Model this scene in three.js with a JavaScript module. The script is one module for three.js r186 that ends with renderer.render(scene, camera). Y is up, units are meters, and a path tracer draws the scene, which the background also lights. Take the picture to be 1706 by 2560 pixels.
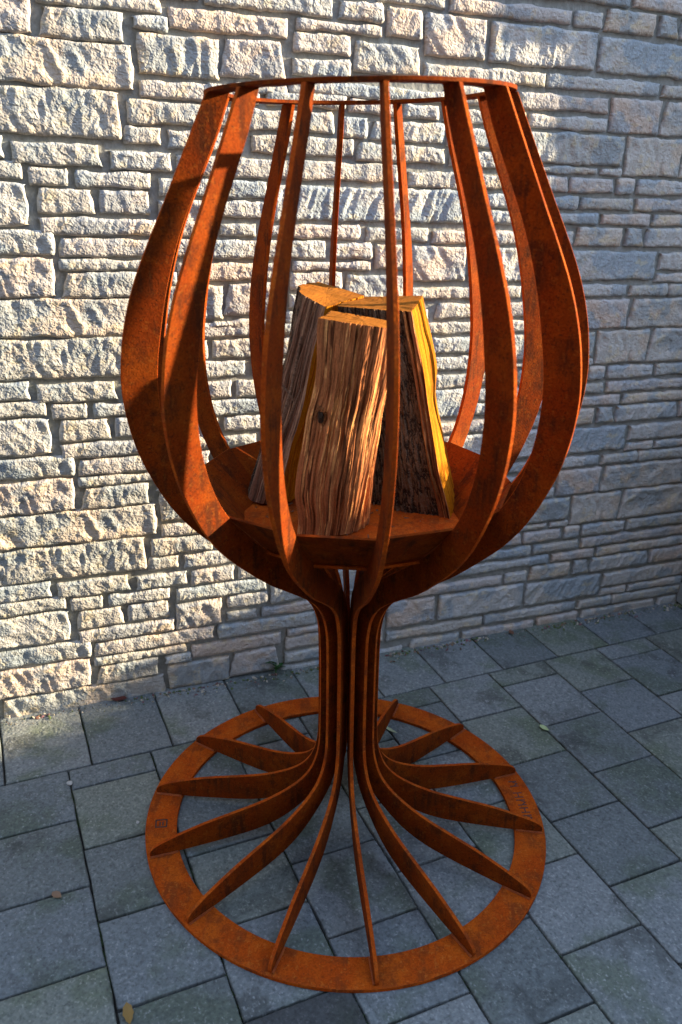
import * as THREE from 'three';
import { mergeGeometries } from 'three/addons/utils/BufferGeometryUtils.js';

// ------------------------------------------------------------------ camera, sky, sun, exposure
const S = 0.45;                                   // one modelling unit = radius of the basket's foot ring, in metres
const scene = new THREE.Scene();
const camera = new THREE.PerspectiveCamera(62.99, 682 / 1024, 0.05, 500);
camera.position.set(0, 3.0699 * S, 3.3538 * S);
camera.rotation.set(-0.39481, 0.02621, 0.04034, 'YXZ');
camera.focus = 1.8; camera.userData.fStop = 4;
const SUN_EL = 17.3, SUN_AZ = 102;                // azimuth from +z towards +x
const sd = new THREE.Vector3(Math.cos(SUN_EL * Math.PI / 180) * Math.sin(SUN_AZ * Math.PI / 180), Math.sin(SUN_EL * Math.PI / 180), Math.cos(SUN_EL * Math.PI / 180) * Math.cos(SUN_AZ * Math.PI / 180));
{ // hazy late-afternoon sky: pale near the horizon, light blue above, thin high cloud
  const W = 256, H = 128, d = new Float32Array(W * H * 4), f = (x, y) => { let h = Math.sin(x * 127.1 + y * 311.7) * 43758.5453; return h - Math.floor(h); };
  const vn = (x, y, p) => { const X = Math.floor(x), Y = Math.floor(y), u = x - X, v = y - Y, U = u * u * (3 - 2 * u), V = v * v * (3 - 2 * v), m = a => ((a % p) + p) % p; return (f(m(X), Y) * (1 - U) + f(m(X + 1), Y) * U) * (1 - V) + (f(m(X), Y + 1) * (1 - U) + f(m(X + 1), Y + 1) * U) * V; };
  for (let j = 0; j < H; j++) for (let i = 0; i < W; i++) {
    const el = (j + 0.5) / H * Math.PI - Math.PI / 2, up = Math.max(0, Math.sin(el)), k = Math.pow(1 - up, 1.6), a = (j * W + i) * 4;
    const c = el > 0 ? 0.55 * Math.max(0, vn(i / W * 12, el * 7, 12) * 0.6 + vn(i / W * 24, el * 14, 24) * 0.4 - 0.35) : 0;
    const t = el > 0 ? [0.38 + 0.36 * k + c, 0.56 + 0.30 * k + c, 0.92 + 0.10 * k + c * 0.95] : [0.16, 0.16, 0.15];
    d[a] = t[0]; d[a + 1] = t[1]; d[a + 2] = t[2]; d[a + 3] = 1;
  }
  const t = new THREE.DataTexture(d, W, H, THREE.RGBAFormat, THREE.FloatType);
  t.mapping = THREE.EquirectangularReflectionMapping; t.magFilter = THREE.LinearFilter; t.minFilter = THREE.LinearFilter; t.needsUpdate = true;
  scene.background = t; scene.environment = t;
  scene.backgroundIntensity = scene.environmentIntensity = 0.4;
}
const sun = new THREE.DirectionalLight(new THREE.Color(1, 0.82, 0.55), 3.7);
sun.name = 'sun';
sun.position.copy(sd).multiplyScalar(20);
sun.castShadow = true; sun.shadow.radius = 1.3; sun.shadow.mapSize.set(2048, 2048);
Object.assign(sun.shadow.camera, { left: -4, right: 4, top: 4, bottom: -4, near: 1, far: 60 });
scene.add(sun, sun.target);
const renderer = new THREE.WebGLRenderer({ antialias: true });
renderer.toneMapping = THREE.LinearToneMapping;
renderer.toneMappingExposure = 5.3;
renderer.shadowMap.enabled = true;

// ------------------------------------------------------------------ random, noise
function rng(seed) { let a = seed >>> 0; return () => { a = (a + 0x6D2B79F5) | 0; let t = Math.imul(a ^ (a >>> 15), 1 | a); t = (t + Math.imul(t ^ (t >>> 7), 61 | t)) ^ t; return ((t ^ (t >>> 14)) >>> 0) / 4294967296; }; }
function hash(x, y, z) { let h = Math.imul(x, 374761393) ^ Math.imul(y, 668265263) ^ Math.imul(z, 2147483647 - 1274126177); h = Math.imul(h ^ (h >>> 13), 1274126177); h ^= h >>> 16; h = Math.imul(h, 2246822519); return ((h ^ (h >>> 15)) >>> 0) / 4294967296; }
const sm = t => t * t * t * (t * (t * 6 - 15) + 10);
const lerp = (a, b, t) => a + (b - a) * t, clamp = (x, a, b) => Math.min(b, Math.max(a, x));
const step = (a, b, x) => { const t = clamp((x - a) / (b - a), 0, 1); return t * t * (3 - 2 * t); };
function n3(x, y, z) {                             // value noise, 0..1
  const X = Math.floor(x), Y = Math.floor(y), Z = Math.floor(z), u = sm(x - X), v = sm(y - Y), w = sm(z - Z);
  const c = (i, j, k) => hash(X + i, Y + j, Z + k);
  return lerp(lerp(lerp(c(0, 0, 0), c(1, 0, 0), u), lerp(c(0, 1, 0), c(1, 1, 0), u), v), lerp(lerp(c(0, 0, 1), c(1, 0, 1), u), lerp(c(0, 1, 1), c(1, 1, 1), u), v), w);
}
function fbm3(x, y, z, o) { let s = 0, a = 0.5, t = 0; for (let i = 0; i < o; i++) { s += a * n3(x, y, z + i * 17.3); t += a; a *= 0.5; x *= 2.03; y *= 2.03; z *= 2.03; } return s / t; }
function pn(x, y, px, py, s) {                      // periodic value noise, 0..1
  const X = Math.floor(x), Y = Math.floor(y), u = sm(x - X), v = sm(y - Y), m = (a, p) => ((a % p) + p) % p;
  const c = (i, j) => hash(m(X + i, px), m(Y + j, py), s);
  return lerp(lerp(c(0, 0), c(1, 0), u), lerp(c(0, 1), c(1, 1), u), v);
}
function pf(u, v, fx, fy, s, o) { let r = 0, a = 0.5, t = 0; for (let i = 0; i < o; i++) { r += a * pn(u * fx, v * fy, fx, fy, s + i * 31); t += a; a *= 0.55; fx *= 2; fy *= 2; } return r / t; }
const toS = x => x <= 0.0031308 ? x * 12.92 : 1.055 * Math.pow(x, 1 / 2.4) - 0.055;
function tex(size, fn, { w = size, colour = true, rep = 1 } = {}) {   // fn(u, v) -> linear [r, g, b] or a grey height
  const d = new Uint8Array(w * size * 4);
  for (let j = 0; j < size; j++) for (let i = 0; i < w; i++) {
    const c = fn(i / w, j / size), k = (j * w + i) * 4;
    if (colour) for (let q = 0; q < 3; q++) d[k + q] = clamp(toS(c[q]), 0, 1) * 255; else d[k] = d[k + 1] = d[k + 2] = clamp(c, 0, 1) * 255;
    d[k + 3] = 255;
  }
  const t = new THREE.DataTexture(d, w, size);
  t.wrapS = t.wrapT = THREE.RepeatWrapping; t.magFilter = THREE.LinearFilter; t.minFilter = THREE.LinearMipmapLinearFilter; t.generateMipmaps = true;
  if (colour) t.colorSpace = THREE.SRGBColorSpace;
  t.repeat.set(rep, rep); t.needsUpdate = true;
  return t;
}
const mix3 = (a, b, t) => [lerp(a[0], b[0], t), lerp(a[1], b[1], t), lerp(a[2], b[2], t)];
const tag = (o, label, category, group) => { Object.assign(o.userData, { label, category }); if (group) o.userData.group = group; return o; };
function mesh(name, g, m, parent) { const o = new THREE.Mesh(g, m); o.name = name; o.castShadow = o.receiveShadow = true; parent.add(o); return o; }
function numbered(name, i) { return i ? name + '_' + String(i).padStart(3, '0') : name; }
function gridGeo(nu, nv, f) {                        // f(u, v) -> [x, y, z, s, t]
  const p = [], uv = [], ix = [];
  for (let j = 0; j <= nv; j++) for (let i = 0; i <= nu; i++) { const q = f(i / nu, j / nv); p.push(q[0], q[1], q[2]); uv.push(q[3], q[4]); }
  for (let j = 0; j < nv; j++) for (let i = 0; i < nu; i++) { const a = j * (nu + 1) + i, b = a + 1, c = a + nu + 1, d = c + 1; ix.push(a, b, d, a, d, c); }
  const g = new THREE.BufferGeometry();
  g.setAttribute('position', new THREE.Float32BufferAttribute(p, 3)); g.setAttribute('uv', new THREE.Float32BufferAttribute(uv, 2)); g.setIndex(ix); g.computeVertexNormals();
  return g;
}

// ------------------------------------------------------------------ materials
const stoneTone = s => tex(1024, (u, v) => {
  const a = pf(u, v, 6, 8, 11 + s, 4), b = pf(u, v, 9, 10, 71 + s, 4), c = pf(u, v, 90, 90, 131 + s, 3), e = pf(u, v, 28, 34, 201 + s, 3);
  let k = mix3([0.50, 0.49, 0.47], [0.57, 0.495, 0.425], step(0.5, 0.72, a));
  k = mix3(k, [0.36, 0.395, 0.42], step(0.5, 0.66, b));
  k = mix3(k, [0.68, 0.58, 0.38], step(0.62, 0.8, e) * 0.5);
  const f = 0.72 + 0.5 * c - 0.3 * step(0.62, 0.75, c);
  return [k[0] * f, k[1] * f, k[2] * f];
}, { rep: 1 / 0.6 });
const stoneBump = tex(1024, (u, v) => { const r = 1 - Math.abs(2 * pf(u, v, 40, 48, 5, 3) - 1); return 0.55 * r + 0.3 * pf(u, v, 70, 90, 9, 3) + 0.15 * pf(u, v, 240, 240, 19, 1); }, { colour: false, rep: 1 / 0.6 });
const stoneMaps = [0, 7].map(stoneTone);
const stoneM = [[1, 1, 1], [0.98, 0.95, 0.91], [0.9, 0.94, 0.97], [1, 0.94, 0.92], [0.86, 0.87, 0.86]].map((c, i) => new THREE.MeshStandardMaterial({ map: stoneMaps[i % 2], color: new THREE.Color(...c), bumpMap: stoneBump, bumpScale: 0.0045, roughness: 0.95 }));
const mortarM = new THREE.MeshStandardMaterial({ map: tex(512, (u, v) => { const c = pf(u, v, 60, 60, 3, 3), a = pf(u, v, 5, 5, 8, 3), f = 0.75 + 0.5 * c; return mix3([0.30 * f, 0.31 * f, 0.305 * f], [0.23 * f, 0.235 * f, 0.215 * f], a); }, { rep: 2 }), bumpMap: tex(512, (u, v) => pf(u, v, 40, 40, 13, 4), { colour: false, rep: 2 }), bumpScale: 0.003, roughness: 1 });
const paverTex = tex(1024, (u, v) => {
  const a = pf(u, v, 4, 4, 23, 4), s1 = pf(u, v, 170, 170, 41, 2), s2 = pf(u + 0.004 * pf(u, v, 200, 200, 3, 1), v, 190, 190, 57, 3), m = pf(u, v, 7, 7, 91, 4), d = pf(u, v, 9, 9, 99, 4);
  let k = mix3([0.14, 0.158, 0.16], [0.20, 0.213, 0.21], a);
  k = mix3(k, [0.105, 0.128, 0.09], step(0.52, 0.75, m) * 0.75);
  k = mix3(k, [0.075, 0.08, 0.075], step(0.62, 0.78, d) * 0.7);
  const f = 0.7 + 0.6 * s1;
  k = [k[0] * f, k[1] * f, k[2] * f];
  k = mix3(k, [0.42, 0.43, 0.42], step(0.62, 0.9, s2) * 0.55);
  return mix3(k, [0.06, 0.065, 0.065], step(0.4, 0.15, s2) * 0.6);
}, { rep: 1 / 0.9 });
const paverBump = tex(1024, (u, v) => 0.6 * pf(u, v, 150, 150, 41, 2) + 0.4 * pf(u, v, 40, 40, 47, 3), { colour: false, rep: 1 / 0.9 });
const paverM = [0xffffff, 0xe6eaee, 0xf1f3e6, 0xd9dddd].map(c => new THREE.MeshStandardMaterial({ map: paverTex, color: c, bumpMap: paverBump, bumpScale: 0.003, roughness: 0.88 }));
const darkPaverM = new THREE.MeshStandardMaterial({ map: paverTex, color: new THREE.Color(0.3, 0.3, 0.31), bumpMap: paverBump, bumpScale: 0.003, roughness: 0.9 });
const groundM = new THREE.MeshStandardMaterial({ map: tex(512, (u, v) => { const c = pf(u, v, 50, 50, 7, 3), m = pf(u, v, 9, 9, 15, 3), f = 0.5 + c; return mix3([0.028 * f, 0.026 * f, 0.023 * f], [0.03 * f, 0.048 * f, 0.014 * f], step(0.55, 0.7, m)); }, { rep: 200 / 0.8 }), bumpMap: tex(256, (u, v) => pf(u, v, 40, 40, 3, 3), { colour: false, rep: 200 / 0.8 }), bumpScale: 0.006, roughness: 1 });
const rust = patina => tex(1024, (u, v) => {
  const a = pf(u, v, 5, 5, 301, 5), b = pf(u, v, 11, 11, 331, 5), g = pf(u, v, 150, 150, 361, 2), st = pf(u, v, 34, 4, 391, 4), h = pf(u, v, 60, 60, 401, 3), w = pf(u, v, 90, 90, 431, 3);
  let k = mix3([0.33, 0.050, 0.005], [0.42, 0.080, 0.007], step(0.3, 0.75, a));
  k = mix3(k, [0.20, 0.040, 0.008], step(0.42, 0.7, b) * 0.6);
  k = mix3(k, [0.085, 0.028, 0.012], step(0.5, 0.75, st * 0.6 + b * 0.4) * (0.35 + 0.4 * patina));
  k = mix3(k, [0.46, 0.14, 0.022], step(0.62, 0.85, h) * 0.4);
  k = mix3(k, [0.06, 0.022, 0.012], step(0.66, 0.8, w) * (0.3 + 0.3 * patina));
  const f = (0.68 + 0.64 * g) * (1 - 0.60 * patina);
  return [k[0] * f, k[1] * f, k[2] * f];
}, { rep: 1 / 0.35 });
const rustTex = rust(0), ribTex = rust(0.8);  // rib version is darker overall, with stronger dark patches
const rustBump = tex(1024, (u, v) => 0.6 * pf(u, v, 150, 150, 361, 2) + 0.4 * pf(u, v, 50, 50, 369, 3), { colour: false, rep: 1 / 0.35 });
const steel = (o) => new THREE.MeshPhysicalMaterial({ map: rustTex, bumpMap: rustBump, bumpScale: 0.00045, roughness: 0.85, specularIntensity: 0.1, ...o });
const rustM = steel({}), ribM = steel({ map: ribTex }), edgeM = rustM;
const weldM = new THREE.MeshStandardMaterial({ map: rustTex, color: new THREE.Color(1.35, 1.5, 1.7), bumpMap: rustBump, bumpScale: 0.002, roughness: 0.6, metalness: 0 });
const markM = new THREE.MeshStandardMaterial({ color: new THREE.Color(0.035, 0.018, 0.012), roughness: 0.8 });

// ------------------------------------------------------------------ ground and paving
const ground = mesh('ground', new THREE.PlaneGeometry(200, 200).rotateX(-Math.PI / 2), groundM, scene);
ground.position.y = -0.011; ground.userData.kind = 'structure';
const paving = new THREE.Group(); paving.name = 'paving'; paving.userData.kind = 'structure'; paving.rotation.y = -64 * Math.PI / 180; scene.add(paving);
{
  const R = rng(5), Q = 0.4447;
  let n = 0;
  const paver = (u0, u1, v0, v1) => {
    const w = (u1 - u0) * S - 0.0036, l = (v1 - v0) * S - 0.0036, ou = R() * 3, ov = R() * 3, tx = (R() - 0.5) * 0.006, tz = (R() - 0.5) * 0.006, up = (R() - 0.5) * 0.0016, k = R() * 99;
    const N = 11, ed = [0, 0.0, 0.004, 0.009];
    const ax = (i, len) => i === 0 || i === 1 ? 0 : i === 2 ? 0.0035 : i === N - 2 ? len - 0.0035 : i >= N - 1 ? len : 0.0035 + (len - 0.007) * (i - 2) / (N - 4);
    const g = gridGeo(N, N, (a, b) => {
      const i = Math.round(a * N), j = Math.round(b * N);
      let x = ax(i, w) - w / 2, z = ax(N - j, l) - l / 2;
      const skirt = i === 0 || j === 0 || i === N || j === N, edge = !skirt && (i === 1 || j === 1 || i === N - 1 || j === N - 1);
      const wob = (n3(x * 60 + k, z * 60, 3) - 0.5) * 0.003;
      if (i <= 1 || i >= N - 1) x += wob; if (j <= 1 || j >= N - 1) z += wob;
      const y = skirt ? -0.05 : edge ? -0.0028 + wob * 0.5 : (n3(x * 45 + k, z * 45, 1) - 0.5) * 0.0012;
      return [x, y + (skirt ? 0 : x * tx + z * tz + up), z, x + ou, z + ov];
    });
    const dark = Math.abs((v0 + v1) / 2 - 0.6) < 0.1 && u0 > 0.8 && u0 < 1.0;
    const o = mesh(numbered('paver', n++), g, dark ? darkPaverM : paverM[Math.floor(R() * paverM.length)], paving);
    o.position.set((u0 + u1) / 2 * S, 0, (v0 + v1) / 2 * S);
  };
  for (let c = -5; c < 11; c++) {
    const v1 = 1.265 - c * Q, v0 = v1 - Q, ph = ((c % 2) + 2) % 2 === 0 ? 0.205 : -0.015;
    let u0 = -0.85;
    for (let u = ph - 3 * Q; u < 3.3; u += Q) { if (u < u0 + 0.08) continue; paver(u0, u, v0, v1); u0 = u; }
    const b1 = 1.58 - c * Q, b0 = b1 - Q;
    paver(-0.85 - Q * 1.45, -0.85, b0, b1);
  }
}

// ------------------------------------------------------------------ the stone wall
const TH = 0.4026;
const wall = new THREE.Group(); wall.name = 'stone_wall'; wall.rotation.y = TH; wall.position.set(0, 0, -1.4832 * S); scene.add(wall);
tag(wall, 'wall of pale grey split-face stone blocks in uneven courses behind the rusty fire basket', 'wall');
{
  const P = 1.14, MZ = -0.014 * S, PR = 0.026 * S;      // course period, mortar plane, how far stones stand proud
  const body = new THREE.BoxGeometry(9.4 * S, 6 * S, 0.3); body.translate(-1.95 * S, 2.7 * S, MZ - 0.15);
  const uvA = body.attributes.uv, pA = body.attributes.position; for (let i = 0; i < uvA.count; i++) uvA.setXY(i, pA.getX(i), pA.getY(i));
  mesh('mortar', body, mortarM, wall);
  // left, right, bottom, top of every stone of one course period
  const rows = {
    '-7 12': '-300 -226,-220 -127', '0 17': '-124 -86', '2 18': '-84 -54', '13 31': '-300 -170', '12 24.5': '-166 -130', '18.5 24': '-126 -110', '25.5 30.5': '-167 -113', '20 28.5': '-109 -52',
    '33 44': '-300 -169', '32 40.5': '-166 -95', '31 40': '-92 -29', '46 65': '-300 -179', '42 50': '-175 -119', '52 63': '-174 -149,-146 -122', '42 59': '-118 -90', '42 48.5': '-87 -68,-64 -10',
    '66.5 74.5': '-300 -180', '64.5 71.5': '-177 -160', '64 71': '-156 -121', '61 69': '-117 -62', '75.5 85': '-300 -187', '73 83': '-184 -144', '72 81': '-140 -110', '71 80': '-108 -82,-79 12',
    '86 106': '-300 -134', '93 103': '-130 -95', '84 91.5': '-132 -115', '82.5 91': '-112 -74,-70 -15,-12 39,42 86', '93 102.5': '-92 -27,-22 -8,-5 37,40 86', '104.5 111.5': '-124 -66,-62 -20,-18 10,13 33,36 87,90 142',
    '51.5 59': '-86 -61', '52 69': '-58 64', '25.5 30': '-47 -2', '15.5 24': '-48 -19', '5 13': '-49 -19', '10 23.5': '-16 20', '-2 3.5': '-50 36', '-5 -1': '-92 -52', '32 40': '-25 -2', '27 40': '1 20',
    '21 40': '23 58,61 128', '21 38': '131 194', '11 18': '23 97,99 175', '10.5 17.5': '178 207,209 272', '0 8': '42 79,82 141', '-9.5 8.5': '144 179,182 250,252.5 272', '26.5 37.5': '197 272', '19 24.5': '197 219,221.5 272',
    '42 49': '-5 32,35 109,112 129', '41 52': '132 165,168 181,184 234,237 272', '53.5 60': '67 145,148 184,187 272', '62 69': '67 129,132 169,172 272', '71.5 79.5': '18 100,103 120,123 153,156 168,171 207,210 272',
    '81.5 85': '89 140,143 157', '86.5 103': '89 156', '81.5 103': '159 199,202 272',
  };
  camera.updateMatrixWorld(); camera.matrixWorldInverse.copy(camera.matrixWorld).invert(); camera.updateProjectionMatrix(); wall.updateMatrixWorld(true);
  const R = rng(21), list = [], far = [];
  let id = 0;
  for (const [k, v] of Object.entries(rows)) {
    const [y0, y1] = k.split(' ').map(Number);
    for (const s of v.split(',')) {
      const [a, b] = s.split(' ').map(Number);
      const e0 = a / 100, e1 = b / 100, w = (e1 - e0) * S, h = (y1 - y0) / 100 * S, q = ++id * 13.7;
      const bump = R(), lean = (R() < 0.75 ? 1 : -1) * (0.15 + 0.75 * R()) * Math.min(1, h / 0.06), slant = (R() - 0.5) * 0.25, yaw = (R() - 0.5) * 0.12, dir = 0.5 + R() * 0.9, big = Math.min(1, h / 0.07), ou = R() * 5, ov = R() * 5, cut = [R(), R()];
      const make = cell => {
        const nu = Math.max(6, Math.round(w / cell)), nv = Math.max(4, Math.round(h / cell));
        return gridGeo(nu + 2, nv + 2, (a_, b_) => {
          const i = Math.round(a_ * (nu + 2)) - 1, j = Math.round(b_ * (nv + 2)) - 1, skirt = i < 0 || j < 0 || i > nu || j > nv;
          const u = clamp(i / nu, 0, 1), t = clamp(j / nv, 0, 1);
          let x = (u - 0.5) * w, y = (t - 0.5) * h;
          const dx = Math.min(u, 1 - u) * w, dy = Math.min(t, 1 - t) * h, d = Math.min(dx, dy);
          // broken rim
          const rim = (n3(x * 55 + q, y * 55, 2) - 0.5) * 0.005 + (n3(x * 18 + q, y * 18, 5) - 0.5) * 0.008;
          const fade = Math.exp(-d / 0.012);
          if (dx < dy) x += rim * fade * (u < 0.5 ? 1 : -1); else y += rim * fade * 0.7 * (t < 0.5 ? 1 : -1);
          x += Math.max(0, cut[0] - 0.6) * 0.05 * (t - 0.5) * big * step(0.4, 0, u) - Math.max(0, cut[1] - 0.6) * 0.05 * (t - 0.5) * big * step(0.6, 1, u);
          // split face: slanting shell-like breaks
          const X = x * dir + y * lean, Y = -x * 0.6 * big + y;
          const w1 = fbm3(X * 20 + q, Y * 9, q, 2), rg = (v_ => 1 - Math.abs(2 * v_ - 1))(n3(X * 42 + q + w1 * 3, Y * 16, 7)), rg3 = (v_ => 1 - Math.abs(2 * v_ - 1))(n3(X * 190 + q + w1 * 6, Y * 45, 27)), rg2 = (v_ => 1 - Math.abs(2 * v_ - 1))(n3(X * 95 + q + w1 * 4, Y * 24, 17));
          let z = PR * (0.85 + 0.25 * bump) + big * ((w1 - 0.5) * 0.004 + (rg - 0.6) * 0.0055) + (rg2 - 0.55) * 0.0026 * (0.7 + 0.3 * big) + (rg3 - 0.5) * 0.0012 + slant * y * 0.25 + yaw * 0.35 * x * Math.min(1, 0.12 / w);
          const bev = step(0, 0.004 + 0.006 * n3(x * 30 + q, y * 30, 9), d + 0.001);
          z = lerp(Math.min(z, PR) * 0.72, Math.max(z, PR * 0.45), bev);
          if (skirt) z = -0.004;
          return [x, y, z, x + ou, y + ov];
        });
      };
      list.push({ e: (e0 + e1) / 2, y: (y0 + y1) / 200, w, h, make, geo: null, m: stoneM[Math.floor(R() * 5)] });
    }
  }
  const shown = [], rest = [];
  const c = new THREE.Vector3();
  for (let k = 0; k < 5; k++) for (const s of list) {
    const y = s.y + k * P - 0.03 * clamp(s.e + 0.5, 0, 1);
    if (y > 5.2) continue;
    let inside = false;
    for (let i = 0; i <= 8 && !inside; i++) for (const t of [-0.5, 0.5]) { c.set(s.e * S + (i / 8 - 0.5) * s.w, y * S + t * s.h, 0).applyMatrix4(wall.matrixWorld); if (c.y < 0) continue; c.project(camera); if (Math.abs(c.x) < 1 && Math.abs(c.y) < 1) inside = true; }
    (inside ? shown : rest).push({ s, y });
  }
  shown.sort((a, b) => b.s.w * b.s.h - a.s.w * a.s.h);
  let n = 0;
  const left = shown.splice(300);
  for (const { s, y } of shown) { s.geo ??= s.make(0.005); const o = mesh(numbered('stone', n++), s.geo, s.m, wall); o.position.set(s.e * S, y * S, MZ); }
  for (const { s, y } of left) { s.geo ??= s.make(0.005); far.push(s.geo.clone().translate(s.e * S, y * S, MZ)); }
  for (const { s, y } of rest) { s.coarse ??= s.make(0.012); far.push(s.coarse.clone().translate(s.e * S, y * S, MZ)); }
  for (let k = 0; k < 5; k++) for (const s of list) { const y = s.y + k * P; if (s.e > 0.55 || y > 5.2) continue; s.low ??= s.make(0.02); far.push(s.low.clone().translate((s.e - 3.62) * S, y * S, MZ)); }
  const f = mesh('small_stones', mergeGeometries(far), stoneM[0], wall); f.userData.kind = 'stuff';
}
// local frame of the wall -> world, in units
const wallPt = (e, y, d) => new THREE.Vector3((e * Math.cos(TH) + d * Math.sin(TH)) * S, y * S, (-1.4832 - e * Math.sin(TH) + d * Math.cos(TH)) * S);

// ------------------------------------------------------------------ at the right: the pier, and added unseen shadow casters
const timberM = new THREE.MeshStandardMaterial({ map: tex(512, (u, v) => { const a = pf(u, v, 40, 3, 3, 4), f = 0.5 + a; return [0.05 * f, 0.042 * f, 0.03 * f]; }, { rep: 2 }), roughness: 0.85 });
{
  const t = new THREE.Group(); t.name = 'corner_pier'; t.rotation.y = TH; t.position.copy(wallPt(2.93, 0, 0.13)); scene.add(t);
  tag(t, 'dark timber corner pier at the right end of the stone wall', 'pier');
  const post = new THREE.BoxGeometry(0.38 * S, 5.6 * S, 0.42 * S, 1, 12, 1).translate(0, 2.8 * S, 0);
  mesh('post', post, timberM, t);
  mesh('plinth', new THREE.BoxGeometry(0.42 * S, 0.16 * S, 0.46 * S).translate(0, 0.08 * S, 0), mortarM, t);
  mesh('added_shade_cap', new THREE.BoxGeometry(0.5 * S, 0.9 * S, 0.5 * S).translate(0, 4.8 * S, 0.035 * S), timberM, t);  // added block, sized for the shadow it throws on the upper right stones
}
{
  const R = rng(77), t = new THREE.Group(); t.name = 'added_hedge'; t.rotation.y = TH; t.position.copy(wallPt(3.1, 0, 0)); scene.add(t);
  tag(t, 'added leafy shadow caster beside the right end of the wall, out of view', 'added_hedge');
  const prof = [[0.3, 2.5], [0.5, 2.07], [0.67, 1.78], [0.8, 1.61], [0.88, 1.52], [1.08, 1.48], [1.25, 1.57], [1.42, 1.64], [1.58, 2.3], [1.75, 2.7], [2.1, 2.83], [2.55, 3.08], [2.9, 3.05], [3.6, 2.95], [5.2, 2.8]];  // added unseen caster: heights follow the shadow edge it has to throw
  const H = d => { for (let i = 1; i < prof.length; i++) if (d <= prof[i][0]) { const [a, b] = [prof[i - 1], prof[i]]; return lerp(a[1], b[1], (d - a[0]) / (b[0] - a[0])); } return 2.8; };
  const sh = new THREE.Shape(); sh.moveTo(-0.3 * S, 0); for (let i = prof.length - 1; i >= 0; i--) sh.lineTo(-prof[i][0] * S, (prof[i][1] - 0.12) * S); sh.lineTo(-0.3 * S, 0);
  const sh2 = new THREE.Shape([new THREE.Vector2(-5.2 * S, 0), new THREE.Vector2(-0.3 * S, 0), ...prof.map(p => new THREE.Vector2(-p[0] * S, (p[1] - 0.1) * S))]);
  const core = new THREE.ExtrudeGeometry(sh2, { depth: 0.42 * S, bevelEnabled: false }).rotateY(Math.PI / 2).translate(-0.21 * S, 0, 0);
  mesh('blocking_core', core, new THREE.MeshStandardMaterial({ color: new THREE.Color(0.02, 0.022, 0.012), roughness: 1 }), t);  // solid dark core inside the leaves, there to stop the sun
  const leaf = new THREE.Shape(); leaf.moveTo(0, 0); leaf.quadraticCurveTo(0.008, 0.012, 0, 0.03); leaf.quadraticCurveTo(-0.008, 0.012, 0, 0);
  const N = 9000, inst = new THREE.InstancedMesh(new THREE.ShapeGeometry(leaf, 3), new THREE.MeshStandardMaterial({ color: new THREE.Color(0.05, 0.09, 0.025), roughness: 0.6, side: THREE.DoubleSide }), N);
  const m = new THREE.Matrix4(), q = new THREE.Quaternion(), e = new THREE.Euler();
  for (let i = 0; i < N; i++) {
    const d = 0.3 + R() * 4.9, top = R() < 0.35, y = top ? H(d) - 0.1 + R() * 0.12 : R() * H(d), x = top ? (R() - 0.5) * 0.5 : (R() < 0.5 ? -1 : 1) * (0.2 + R() * 0.06);
    m.compose(new THREE.Vector3(x * S, y * S, d * S), q.setFromEuler(e.set(R() * 6, R() * 6, R() * 6)), new THREE.Vector3(1, 1, 1).multiplyScalar(0.8 + R() * 0.7)); inst.setMatrixAt(i, m);
  }
  inst.name = 'foliage'; inst.userData.kind = 'stuff'; inst.castShadow = inst.receiveShadow = true; t.add(inst);
}

// added unseen facade behind the camera, which keeps the sky off everything facing it
{
  const t = new THREE.Group(); t.name = 'added_facade'; t.position.set(-0.6, 0, 3.4); t.rotation.y = Math.PI; scene.add(t);
  tag(t, 'added dark facade behind the camera that blocks sky light, out of view', 'added_facade');
  const plaster = new THREE.MeshStandardMaterial({ color: new THREE.Color(0.12, 0.12, 0.12), roughness: 0.95 }), frameM = new THREE.MeshStandardMaterial({ color: new THREE.Color(0.3, 0.3, 0.3), roughness: 0.5 }), glassM = new THREE.MeshStandardMaterial({ color: new THREE.Color(0.02, 0.022, 0.025), roughness: 0.15 });  // wall colour kept dark so the added facade bounces little light
  mesh('wall', new THREE.BoxGeometry(8.5, 4.6, 0.3).translate(0, 2.3, -0.15), plaster, t);
  mesh('roof', new THREE.BoxGeometry(9, 0.18, 1.1).translate(0, 4.72, -0.1), new THREE.MeshStandardMaterial({ color: new THREE.Color(0.08, 0.05, 0.04), roughness: 0.9 }), t);
  for (let i = 0; i < 3; i++) { const x = -2.6 + i * 2.5, f = mesh(numbered('window', i), new THREE.BoxGeometry(1.3, 1.25, 0.06).translate(x, 1.65, 0.03), frameM, t); mesh('pane', new THREE.BoxGeometry(1.14, 1.09, 0.02).translate(x, 1.65, 0.062), glassM, f); }
}

// ------------------------------------------------------------------ the fire basket
const PH = 0.16366, NF = 14, AZ = k => PH + (k - 6) * 2 * Math.PI / NF;
function settle(g) {                                // the basket leans very slightly to the left; units -> metres
  const p = g.attributes.position;
  for (let i = 0; i < p.count; i++) { const x = p.getX(i), y = p.getY(i), z = p.getZ(i); p.setXYZ(i, (x - 0.0248 * y) * S, (y + 0.049 * x * Math.max(0, y) / 3.3 * step(0.2, 2.5, y)) * S, z * S); }
  const uv = g.attributes.uv; if (uv) for (let i = 0; i < uv.count; i++) uv.setXY(i, uv.getX(i) * S, uv.getY(i) * S);
  g.computeVertexNormals();
  return g;
}
const flat = g => g.index ? g.toNonIndexed() : g;
const spline = (pts, n) => new THREE.SplineCurve(pts.map(p => new THREE.Vector2(...p))).getPoints(n);
const basket = new THREE.Group(); basket.name = 'fire_basket'; scene.add(basket);
tag(basket, 'rusty steel fire basket shaped like a giant wine glass on the paving', 'fire basket');
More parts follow.
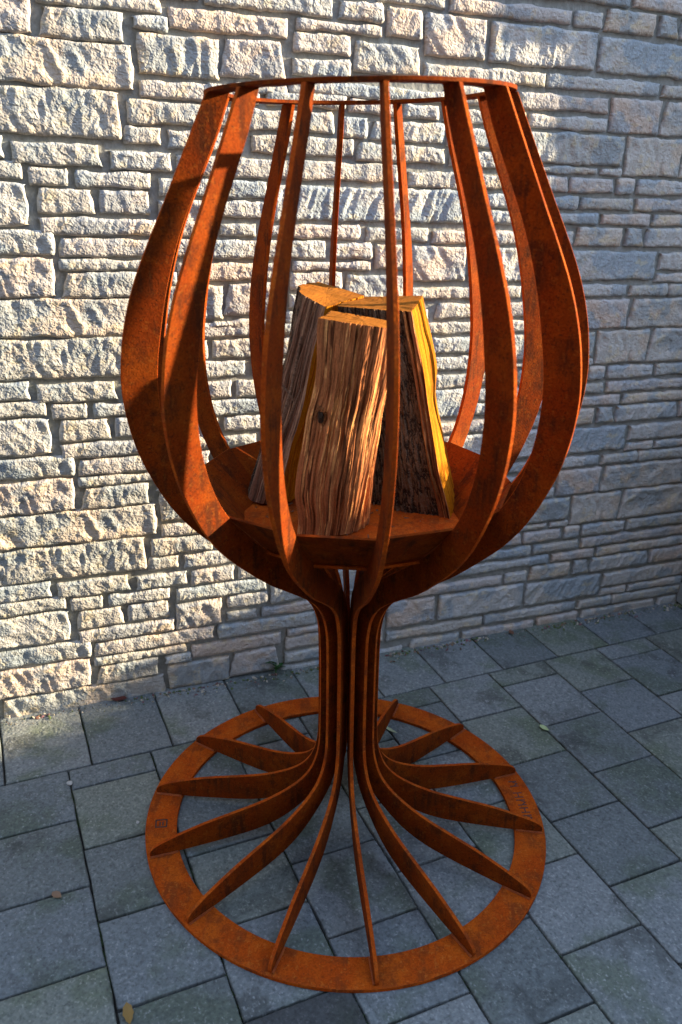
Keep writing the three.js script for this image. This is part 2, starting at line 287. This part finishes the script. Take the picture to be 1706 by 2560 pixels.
{
  const outer = spline([[0.56, 3.30], [0.63, 3.15], [0.715, 2.97], [0.797, 2.80], [0.853, 2.67], [0.893, 2.54], [0.915, 2.42], [0.924, 2.30], [0.913, 2.17], [0.884, 2.04], [0.838, 1.92], [0.777, 1.80], [0.70, 1.695], [0.60, 1.595], [0.48, 1.49], [0.35, 1.40], [0.245, 1.32], [0.18, 1.235], [0.15, 1.13], [0.143, 1.0], [0.142, 0.8], [0.143, 0.6], [0.148, 0.48], [0.165, 0.40], [0.195, 0.335], [0.25, 0.28], [0.335, 0.235], [0.44, 0.2], [0.58, 0.172], [0.72, 0.146], [0.84, 0.115], [0.925, 0.088], [0.97, 0.066], [0.987, 0.045], [0.985, 0.022]], 170);
  const inner = spline([[0.86, 0.02], [0.70, 0.026], [0.55, 0.036], [0.44, 0.052], [0.34, 0.085], [0.25, 0.14], [0.16, 0.22], [0.10, 0.31], [0.062, 0.42], [0.046, 0.56], [0.045, 0.8], [0.045, 1.05], [0.055, 1.2], [0.10, 1.32], [0.19, 1.42], [0.30, 1.50], [0.41, 1.585], [0.52, 1.675], [0.60, 1.755], [0.665, 1.835], [0.718, 1.925], [0.757, 2.03], [0.782, 2.15], [0.790, 2.27], [0.785, 2.38], [0.766, 2.5], [0.738, 2.635], [0.695, 2.785], [0.645, 2.915], [0.59, 3.035], [0.53, 3.165], [0.478, 3.30]], 150);
  const shape = new THREE.Shape([...outer, ...inner]);
  const T = 0.0165;
  for (let k = 0; k < NF; k++) {
    const a = AZ(k), g = new THREE.ExtrudeGeometry(shape, { depth: T - 0.003, bevelEnabled: true, bevelThickness: 0.0015, bevelSize: 0.0015, bevelOffset: -0.0015, bevelSegments: 1 }).translate(0, 0, -T / 2 + 0.0015);
    const uv = g.attributes.uv; for (let i = 0; i < uv.count; i++) uv.setXY(i, uv.getX(i) + k * 1.37, uv.getY(i) + k * 2.11);
    g.applyMatrix4(new THREE.Matrix4().makeBasis(new THREE.Vector3(Math.sin(a), 0, Math.cos(a)), new THREE.Vector3(0, 1, 0), new THREE.Vector3(-Math.cos(a), 0, Math.sin(a))));
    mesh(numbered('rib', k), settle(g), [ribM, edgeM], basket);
    // weld along the foot of the rib
    const s = k < 6 || k > 12 ? 1 : -1, pts = [];
    for (let i = 0; i <= 8; i++) { const r = 0.855 + i * 0.0162; pts.push(new THREE.Vector3(r * Math.sin(a) - s * -0.012 * Math.cos(a), 0.021 + 0.0015 * n3(i * 1.7, k * 3.1, 2), r * Math.cos(a) + s * -0.012 * Math.sin(a))); }
    mesh(numbered('weld', k), settle(new THREE.TubeGeometry(new THREE.CatmullRomCurve3(pts), 16, 0.0055, 6)), weldM, basket);
  }
  const annulus = (r0, r1, y0, t, segs) => {
    const sh = new THREE.Shape(); sh.absarc(0, 0, r1, 0, Math.PI * 2, false); const ho = new THREE.Path(); ho.absarc(0, 0, r0, 0, Math.PI * 2, true); sh.holes.push(ho);
    return new THREE.ExtrudeGeometry(sh, { depth: t - 0.002, bevelEnabled: true, bevelThickness: 0.001, bevelSize: 0.001, bevelOffset: -0.001, bevelSegments: 1, curveSegments: segs }).translate(0, 0, 0.001).rotateX(-Math.PI / 2).translate(0, y0, 0);
  };
  const smoothRing = g => { settle(g); return g; };
  const foot = mesh('foot_ring', smoothRing(annulus(0.849, 1.0, 0.0015, 0.0185, 96)), rustM, basket);
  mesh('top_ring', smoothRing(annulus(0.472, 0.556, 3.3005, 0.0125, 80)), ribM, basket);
  // stamped marks on the foot ring: a small square and a row of worn characters
  const bar = (x, z, w, d, rot) => new THREE.BoxGeometry(w, 0.0016, d).rotateY(rot).translate(x, 0.0205, z);
  const at = (az, r, i, j) => [Math.sin(az) * (r + j) + Math.cos(az) * i, Math.cos(az) * (r + j) - Math.sin(az) * i];
  const stroke = (az, r, i0, j0, i1, j1) => { const [x, z] = at(az, r, (i0 + i1) / 2, (j0 + j1) / 2), len = Math.hypot(i1 - i0, j1 - j0); return bar(x, z, len + 0.006, 0.0065, az - Math.atan2(j1 - j0, i1 - i0) * -1 + 0); };
  const sq = -80 * Math.PI / 180, marks = [];
  for (const [a, b, c, d] of [[-0.024, -0.026, 0.024, -0.026], [-0.024, 0.026, 0.024, 0.026], [-0.024, -0.026, -0.024, 0.026], [0.024, -0.026, 0.024, 0.026], [-0.008, -0.008, 0.012, -0.008], [-0.008, 0.006, 0.012, 0.006]]) marks.push(stroke(sq, 0.925, a, b, c, d));
  mesh('square_mark', settle(mergeGeometries(marks.map(flat))), markM, foot);
  const tx = 99 * Math.PI / 180, ch = [];
  for (let i = 0; i < 5; i++) { const o = (i - 2.1) * 0.056 + (i > 3 ? 0.03 : 0); for (const [a, b, c, d] of i % 2 ? [[-0.016, -0.02, -0.016, 0.02], [0.016, -0.02, 0.016, 0.02], [-0.016, 0.0, 0.016, 0.0]] : [[-0.018, -0.02, -0.018, 0.02], [-0.018, 0.02, 0, -0.004], [0, -0.004, 0.018, 0.02], [0.018, -0.02, 0.018, 0.02]]) ch.push(stroke(tx, 0.925, o + a, b, o + c, d)); }
  mesh('worn_lettering', settle(mergeGeometries(ch.map(flat))), new THREE.MeshStandardMaterial({ color: new THREE.Color(0.085, 0.03, 0.02), roughness: 0.85 }), foot);
  // fourteen-sided fire bowl
  const rf = 0.475, yf = 1.65, rr = 0.662, yr = 1.846, th = 0.009;
  const fl = []; for (let k = 0; k < NF; k++) fl.push(new THREE.Vector2(Math.sin(AZ(k)) * (rf + 0.022), -Math.cos(AZ(k)) * (rf + 0.022)));
  const floor = new THREE.ExtrudeGeometry(new THREE.Shape(fl), { depth: 0.012, bevelEnabled: false }).rotateX(-Math.PI / 2).translate(0, yf - 0.014, 0);
  const bowl = mesh('fire_bowl', settle(floor), rustM, basket);
  for (let k = 0; k < NF; k++) {
    const a = AZ(k), b = AZ(k + 1), V = (r, y, t) => [r * Math.sin(t), y, r * Math.cos(t)], up = 0.006, jitter = (n3(k * 3.3, 1, 1) - 0.5) * 0.012;
    const A = V(rf, yf, a), B = V(rf, yf, b), C = V(rr, yr + jitter, b), D = V(rr, yr + (n3(k * 3.3 + 1, 1, 1) - 0.5) * 0.004 + jitter, a);
    const o = p => [p[0] * (1 + th / 0.6), p[1] - th * 0.5, p[2] * (1 + th / 0.6)];
    const quads = [[A, B, C, D], [o(B), o(A), o(D), o(C)], [D, C, o(C), o(D)], [B, A, o(A), o(B)], [C, B, o(B), o(C)], [A, D, o(D), o(A)]];
    const g = mergeGeometries(quads.map((q, i) => gridGeo(4, 4, (u, v) => { const p = [0, 1, 2].map(c => lerp(lerp(q[0][c], q[1][c], u), lerp(q[3][c], q[2][c], u), v)); return [...p, u * 0.22 + k * 0.7, v * (i < 2 ? 0.27 : 0.02) + k * 1.3]; })));
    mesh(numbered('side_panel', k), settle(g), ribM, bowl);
  }
}

// ------------------------------------------------------------------ three split logs in the bowl
const woodFibre = (base, dark, pale, s, palAmt) => tex(1024, (u, v) => {
  const wv = pf(u, v, 2, 2, s, 2) * 0.03, uu = u + wv, a = pf(uu, v, 64, 2, s + 3, 4), b = pf(uu, v, 140, 3, s + 13, 3), c = pf(uu, v, 40, 2, s + 23, 4), g = pf(u, v, 200, 90, s + 33, 1);
  let k = mix3(base, dark, step(0.48, 0.72, a));
  k = mix3(k, pale, step(0.54, 0.62, c) * step(0.44, 0.54, b) * palAmt);
  k = mix3(k, dark, step(0.62, 0.78, b) * 0.7);
  const f = 0.8 + 0.4 * g; return [k[0] * f, k[1] * f, k[2] * f];
}, { w: 512, rep: 1 / 0.25 });
const fibreBump = tex(1024, (u, v) => { const uu = u + pf(u, v, 2, 2, 900, 2) * 0.03; return 0.6 * pf(uu, v, 46, 3, 903, 4) + 0.4 * pf(uu, v, 120, 8, 913, 3); }, { w: 512, colour: false, rep: 1 / 0.25 });
const barkTex = tex(1024, (u, v) => { const a = pf(u, v, 20, 8, 801, 4), r = 1 - Math.abs(2 * pf(u, v, 26, 7, 811, 4) - 1), g = pf(u, v, 150, 120, 821, 2); let k = mix3([0.10, 0.066, 0.045], [0.19, 0.11, 0.065], a); k = mix3(k, [0.03, 0.02, 0.015], step(0.72, 0.95, r)); k = mix3(k, [0.27, 0.20, 0.14], step(0.62, 0.8, g) * 0.5); return k; }, { w: 512, rep: 1 / 0.25 });
const barkBump = tex(1024, (u, v) => 0.7 * Math.abs(2 * pf(u, v, 26, 7, 811, 4) - 1) + 0.3 * pf(u, v, 90, 60, 823, 2), { w: 512, colour: false, rep: 1 / 0.25 });
const wood = o => new THREE.MeshPhysicalMaterial({ specularIntensity: 0.15, ...o });
const woodM = {
  grey: wood({ map: woodFibre([0.36, 0.125, 0.045], [0.09, 0.030, 0.012], [0.70, 0.32, 0.11], 700, 1), bumpMap: fibreBump, bumpScale: 0.006, roughness: 0.9 }),
  inner: wood({ map: woodFibre([0.29, 0.155, 0.095], [0.10, 0.055, 0.035], [0.48, 0.27, 0.15], 720, 0.8), bumpMap: fibreBump, bumpScale: 0.004, roughness: 0.95 }),
  fresh: wood({ map: woodFibre([0.43, 0.150, 0.004], [0.27, 0.070, 0.003], [0.52, 0.205, 0.007], 740, 0.8), bumpMap: fibreBump, bumpScale: 0.003, roughness: 0.85 }),
  bark: wood({ map: barkTex, bumpMap: barkBump, bumpScale: 0.010, roughness: 1 }),
  cut: wood({ map: tex(512, (u, v) => { const a = pf(u + v * 0.3, v, 60, 6, 861, 3), b = pf(u, v, 8, 8, 871, 3), g = pf(u, v, 120, 120, 877, 2), f = 0.75 + 0.5 * g; const k = mix3(mix3([0.32, 0.105, 0.011], [0.18, 0.048, 0.005], step(0.5, 0.7, a)), [0.25, 0.088, 0.012], b); return [k[0] * f, k[1] * f, k[2] * f]; }, { rep: 1 / 0.12 }), bumpMap: tex(512, (u, v) => pf(u + v, v, 60, 3, 881, 3), { colour: false, rep: 1 / 0.12 }), bumpScale: 0.0010, roughness: 0.95 }),
};
function makeLog(label, seed, base, top, sides) {     // corners anticlockwise seen from above; sides: [part name, material, bulge, roughness, detail function]
  const t = new THREE.Group(); t.name = seed ? numbered('firewood_log', seed) : 'firewood_log';
  const o = new THREE.Vector3(); base.forEach(p => o.add(new THREE.Vector3(...p))); o.multiplyScalar(1 / base.length); o.x -= 0; 
  t.position.set(o.x * S, o.y * S, o.z * S); scene.add(t); tag(t, label, 'log', 'split logs in the fire bowl');
  const N = base.length, V = a => new THREE.Vector3(...a);
  const surf = (i, u, v) => {
    const [, , bul, rough, det] = sides[i], A = V(base[i]), B = V(base[(i + 1) % N]), C = V(top[(i + 1) % N]), D = V(top[i]);
    const p = A.clone().lerp(B, u).lerp(D.clone().lerp(C, u), v);
    const ax = D.clone().add(C).sub(A).sub(B).normalize(), wd = B.clone().sub(A).lerp(C.clone().sub(D), v), nm = wd.clone().cross(ax).normalize();
    const wide = wd.length(), rim = Math.sin(Math.PI * clamp(u, 0, 1)), x = u * wide * S, y = v * 0.88 * S;
    p.addScaledVector(nm, bul * rim * wide);
    const e = Math.pow(rim, 0.5), r1 = (q => 1 - Math.abs(2 * q - 1));
    const det2 = (fbm3(x * 90 + seed * 9 + 0.2 * n3(x * 10, y * 7, seed), y * 1.8, seed + i, 3) - 0.5) * 0.022 * rough + (fbm3(x * 20 + seed, y * 3, seed * 3 + i, 2) - 0.5) * 0.022 * rough + (r1(n3(x * 210 + seed + 0.12 * n3(x * 20, y * 9, 5), y * 3, 9 + seed)) - 0.5) * 0.013 * rough;
    const gr = Math.abs(n3(x * 120 + seed * 5 + 0.18 * n3(x * 12, y * 8, 3), y * 1.8, 31 + i) - 0.5), gr2 = Math.abs(n3(x * 230 + seed * 3, y * 5, 47 + i) - 0.5);
    p.addScaledVector(nm, -(Math.max(0, 1 - gr / 0.06) * 0.010 + Math.max(0, 1 - gr2 / 0.06) * 0.005) * rough * e);
    p.addScaledVector(nm, det2 * e + (det ? det(u, v) * e : 0));
    // common irregularity of the whole log
    const q = p.clone().multiplyScalar(3.4);
    p.x += (n3(q.x + seed * 7, q.y * 1.4, q.z) - 0.5) * 0.035; p.z += (n3(q.x + seed * 7, q.y * 1.4, q.z + 40) - 0.5) * 0.035;
    p.x += (n3(p.y * 16 + seed, q.x * 3, q.z * 3) - 0.5) * 0.004;
    return p.sub(o).multiplyScalar(S);
  };
  sides.forEach(([name, m], i) => {
    const nu = 120, nv = 60, wide = V(base[i]).distanceTo(V(base[(i + 1) % N])) * S;
    mesh(name, gridGeo(nu, nv, (u, v) => { const p = surf(i, u, v); return [p.x, p.y, p.z, u * wide + seed * 0.07 + i * 0.11, v * 0.38 + seed * 0.3]; }), m, t);
  });
  for (const [v, nm] of [[1, 'sawn_top'], [0, 'sawn_base']]) {
    const ring = []; for (let i = 0; i < N; i++) for (let j = 0; j < 120; j++) ring.push(surf(i, j / 120, v));
    const c = ring.reduce((a, b) => a.add(b), new THREE.Vector3()).multiplyScalar(1 / ring.length), M = ring.length;
    const g = gridGeo(M, 8, (u, w) => { const p = ring[Math.round(u * M) % M].clone().lerp(c, w); p.y += (n3(p.x * 90 + seed, p.z * 90, 4) - 0.5) * 0.002 * (w > 0 ? 1 : 0); return [p.x, p.y, p.z, p.x, p.z]; });
    if (!v) { const ix = g.index.array; for (let k = 0; k < ix.length; k += 3) { const s = ix[k]; ix[k] = ix[k + 1]; ix[k + 1] = s; } g.computeVertexNormals(); }
    mesh(nm, g, woodM.cut, t);
  }
  return t;
}
const splinter = (t, pts, r, m) => mesh('splinter', new THREE.TubeGeometry(new THREE.CatmullRomCurve3(pts.map(p => new THREE.Vector3(p[0] * S, p[1] * S, p[2] * S).sub(t.position))), 14, r * S, 5), m, t);
const YB = 1.652;
const logB = makeLog('brown split log with a dark knot leaning frontmost in the fire bowl', 1,
  [[-0.275, YB, 0.25], [-0.035, YB, 0.18], [0.03, YB, 0.08], [-0.22, YB, 0.05]],
  [[-0.198, 2.525, 0.15], [0.095, 2.488, 0.10], [0.085, 2.50, 0.02], [-0.155, 2.535, 0.03]],
  [['split_face', woodM.grey, 0.12, 1, (u, v) => -0.045 * Math.exp(-(((u - 0.24) / 0.055) ** 2 + ((v - 0.57) / 0.026) ** 2)) + 0.014 * Math.exp(-(((u - 0.24) / 0.13) ** 2 + ((v - 0.57) / 0.075) ** 2))], ['split_edge', woodM.grey, 0.05, 0.9], ['rear_face', woodM.inner, 0.02, 0.8], ['split_edge', woodM.inner, -0.06, 0.9]]);
{ // the knot: a dark plug sunk in the dimple, with a raised lip
  const c0 = new THREE.Vector3(-0.178 * S, 2.155 * S, 0.213 * S).sub(logB.position), g = new THREE.IcosahedronGeometry(0.0085, 4), p = g.attributes.position;
  for (let i = 0; i < p.count; i++) { const f = 0.7 + 0.6 * n3(p.getX(i) * 420, p.getY(i) * 300, p.getZ(i) * 420); p.setXYZ(i, p.getX(i) * f * 0.8, p.getY(i) * f * 1.3, p.getZ(i) * f * 0.6); }
  g.computeVertexNormals();
  const plug = mesh('knot', g, woodM.bark, logB); plug.position.copy(c0).add(new THREE.Vector3(0, 0, -0.004));
  const lip = new THREE.TorusGeometry(0.011, 0.0032, 8, 40).scale(0.8, 1.45, 0.8), q = lip.attributes.position;
  for (let i = 0; i < q.count; i++) { const f = 0.85 + 0.3 * n3(q.getX(i) * 260 + 5, q.getY(i) * 260, q.getZ(i) * 260); q.setXYZ(i, q.getX(i) * f, q.getY(i) * f, q.getZ(i) * f - 0.002); }
  lip.computeVertexNormals();
  mesh('lip', lip, woodM.grey, plug).position.z = 0.002;
  const m = woodM.inner;
  splinter(logB, [[-0.27, 2.44, 0.07], [-0.30, 2.25, 0.15], [-0.335, 2.1, 0.20], [-0.33, 1.98, 0.22]], 0.006, m);
  splinter(logB, [[-0.26, 2.25, 0.15], [-0.31, 2.12, 0.20], [-0.34, 2.05, 0.22]], 0.004, m);
  splinter(logB, [[-0.33, 2.1, 0.18], [-0.345, 1.95, 0.20], [-0.33, 1.8, 0.24]], 0.006, m);
}
const logA = makeLog('grey brown split log with an orange sawn top, rear left in the bowl', 2,
  [[-0.505, YB, -0.13], [-0.375, YB, -0.09], [-0.26, YB, -0.25], [-0.42, YB, -0.36]],
  [[-0.285, 2.565, -0.16], [-0.195, 2.525, -0.12], [-0.045, 2.55, -0.34], [-0.235, 2.58, -0.48]],
  [['bark', woodM.inner, 0.05, 1.0], ['split_face', woodM.fresh, 0, 0.5], ['rear_face', woodM.fresh, 0, 0.5], ['bark', woodM.bark, 0.14, 1]]);
splinter(logA, [[-0.41, 2.36, 0.02], [-0.36, 2.27, 0.07], [-0.29, 2.19, 0.12]], 0.005, woodM.inner);
const logC = makeLog('dark barked log with a bright yellow split side, right in the bowl', 3,
  [[0.02, YB, -0.20], [0.335, YB, -0.05], [0.376, YB, -0.015], [0.44, YB, -0.24], [0.15, YB, -0.42]],
  [[-0.135, 2.535, -0.10], [0.128, 2.53, -0.088], [0.165, 2.53, -0.075], [0.212, 2.565, -0.30], [-0.05, 2.54, -0.36]],
  [['bark', woodM.bark, 0.07, 1.1], ['inner_bark', woodM.grey, 0.1, 1.6], ['split_face', woodM.fresh, 0, 0.45], ['rear_face', woodM.fresh, 0, 0.5], ['split_edge', woodM.inner, 0.04, 0.8]]);

// ------------------------------------------------------------------ small things on the ground
{
  const R = rng(9);
  const leafGeo = (l, w) => gridGeo(8, 10, (u, v) => { const h = Math.sin(Math.PI * Math.pow(v, 0.8)) * w * (1 + 0.12 * Math.sin(v * 40)); return [(u - 0.5) * 2 * h, 0.004 + 0.25 * l * (v - 0.5) ** 2 + Math.abs(u - 0.5) * 0.3 * h, (v - 0.5) * l, u, v]; });
  const leafM = c => new THREE.MeshStandardMaterial({ color: new THREE.Color(...c), roughness: 0.7, side: THREE.DoubleSide });
  const put = (name, label, g, m, x, z, rot, s = 1) => { const o = mesh(name, g, m, scene); o.position.set(x * S, 0.001, z * S); o.rotation.y = rot; o.scale.setScalar(s); tag(o, label, 'leaf'); return o; };
  put('fallen_leaf', 'small pale green leaf lying on the paving right of the foot ring', leafGeo(0.032, 0.008), leafM([0.35, 0.42, 0.2]), 1.155, -0.80, 0.7);
  put('fallen_leaf_001', 'yellow leaf lying on the paving at the lower left corner', leafGeo(0.045, 0.009), leafM([0.22, 0.13, 0.03]), -0.80, 1.155, 0.4);
  put('fallen_leaf_002', 'dark red dead leaf against the foot of the wall at left', leafGeo(0.05, 0.016), leafM([0.10, 0.022, 0.014]), -1.42, -0.86, 1.5);
  put('fallen_leaf_003', 'curled tan leaf lying on the far left paving', leafGeo(0.026, 0.008), leafM([0.2, 0.12, 0.07]), -1.27, 0.62, 1.1);
  put('fallen_leaf_004', 'slim pale leaf between the spokes of the foot ring', leafGeo(0.05, 0.005), leafM([0.38, 0.42, 0.24]), 0.235, -0.70, 0.9);
  put('fallen_leaf_005', 'brown dead leaf at the wall foot right of the stem', leafGeo(0.03, 0.008), leafM([0.14, 0.06, 0.03]), 1.12, -1.90, 0.2);
  const peb = (x, z, r, i, label) => { const g = new THREE.IcosahedronGeometry(r, 3), p = g.attributes.position; for (let k = 0; k < p.count; k++) { const f = 0.8 + 0.4 * n3(p.getX(k) * 160 + i, p.getY(k) * 160, p.getZ(k) * 160); p.setXYZ(k, p.getX(k) * f, p.getY(k) * f * 0.6, p.getZ(k) * f); } g.computeVertexNormals(); const o = mesh(numbered('pebble', i), g, new THREE.MeshStandardMaterial({ color: new THREE.Color(0.4, 0.39, 0.37), roughness: 0.9 }), scene); o.position.set(x * S, r * 0.5, z * S); tag(o, label, 'pebble'); };
  peb(-1.46, -0.10, 0.007, 0, 'white pebble on the joint at the far left of the paving');
  peb(-1.035, 0.145, 0.004, 1, 'tiny pale pebble touching the left edge of the foot ring');
  // weed at the foot of the wall
  const w = new THREE.Group(); w.name = 'weed'; w.position.set(-0.50 * S, 0, -1.225 * S); scene.add(w); tag(w, 'small green weed growing from the joint at the foot of the wall', 'plant');
  const gm = leafM([0.028, 0.11, 0.018]);
  for (let i = 0; i < 7; i++) { const l = gridGeo(4, 6, (u, v) => { const h = Math.sin(Math.PI * Math.pow(v, 0.7)) * 0.010; return [(u - 0.5) * 2 * h, 0.012 + v * 0.022 - v * v * 0.012 + Math.abs(u - 0.5) * 0.004, v * 0.034, u, v]; }); const o = mesh(numbered('leaf', i), l, gm, w); o.rotation.y = i * 0.9 + R(); o.rotation.x = -0.5 * R(); o.position.y = i * 0.003; }
  mesh('stem', new THREE.CylinderGeometry(0.0015, 0.002, 0.03, 6).translate(0, 0.012, 0), gm, w);
  // moss in the joints
  const N = 900, mg = new THREE.IcosahedronGeometry(0.0026, 1), inst = new THREE.InstancedMesh(mg, new THREE.MeshStandardMaterial({ color: new THREE.Color(0.03, 0.05, 0.016), roughness: 1 }), N);
  const m = new THREE.Matrix4(), q = new THREE.Quaternion(), c = Math.cos(64 * Math.PI / 180), s = Math.sin(64 * Math.PI / 180);
  for (let i = 0; i < N; i++) {
    let u, v; do { u = -0.85 + R() * 3; v = 1.265 - 0.4447 * Math.floor(Math.pow(R(), 1.8) * 8); } while (n3(u * 5, v * 9, 3) < 0.55);
    v += (R() - 0.5) * 0.012;
    m.compose(new THREE.Vector3((u * c - v * s) * S, -0.009, (u * s + v * c) * S), q.identity(), new THREE.Vector3(1, 0.5 + R() * 0.8, 1).multiplyScalar(0.6 + R() * 0.8)); inst.setMatrixAt(i, m);
  }
  const grit = new THREE.InstancedMesh(new THREE.IcosahedronGeometry(0.004, 0), new THREE.MeshStandardMaterial({ color: new THREE.Color(0.16, 0.14, 0.11), roughness: 1 }), 700);
  const tone = new THREE.Color(), e3 = new THREE.Euler();
  for (let i = 0; i < 700; i++) {
    const p = wallPt(-2.4 + R() * 5.1, 0, 0.035 + Math.pow(R(), 3) * 0.09 + 0.02 * R()), f = n3(p.x * 6, p.z * 6, 8);
    m.compose(new THREE.Vector3(p.x, 0.001, p.z), q.setFromEuler(e3.set(R() * 6, R() * 6, R() * 6)), new THREE.Vector3(1 + R(), 0.5 + R() * 0.4, 1 + R()).multiplyScalar((0.25 + R() * 0.75) * (f > 0.45 ? 1 : 0.4))); grit.setMatrixAt(i, m);
    const t = R(); grit.setColorAt(i, t < 0.25 ? tone.setRGB(2.6, 2.6, 2.6) : t < 0.5 ? tone.setRGB(0.5, 0.8, 0.35) : tone.setRGB(0.6 + R() * 0.7, 0.5 + R() * 0.6, 0.5 + R() * 0.5));
  }
  grit.name = 'grit'; grit.castShadow = grit.receiveShadow = true; tag(grit, 'grit, moss and crumbs of mortar along the foot of the wall', 'grit'); grit.userData.kind = 'stuff'; scene.add(grit);
  const crumbs = new THREE.InstancedMesh(new THREE.BoxGeometry(0.006, 0.0015, 0.003), woodM.inner, 90);
  for (let i = 0; i < 90; i++) { const a = R() * 6.28, d = Math.sqrt(R()) * 0.43; m.compose(new THREE.Vector3(Math.sin(a) * d - 0.04, 1.6515, Math.cos(a) * d).multiplyScalar(S), q.setFromEuler(e3.set(R() * 0.5, R() * 6, R() * 0.5)), new THREE.Vector3(0.4 + R() * 1.8, 1, 0.4 + R())); crumbs.setMatrixAt(i, m); }
  crumbs.name = 'bark_crumbs'; crumbs.castShadow = crumbs.receiveShadow = true; tag(crumbs, 'crumbs of bark and wood on the floor of the fire bowl', 'bark crumbs'); crumbs.userData.kind = 'stuff'; scene.add(crumbs);
  inst.name = 'moss'; inst.userData.kind = 'stuff'; inst.userData.label = 'green moss growing in the joints of the paving'; inst.userData.category = 'moss'; inst.castShadow = inst.receiveShadow = true; scene.add(inst);
}
renderer.render(scene, camera);
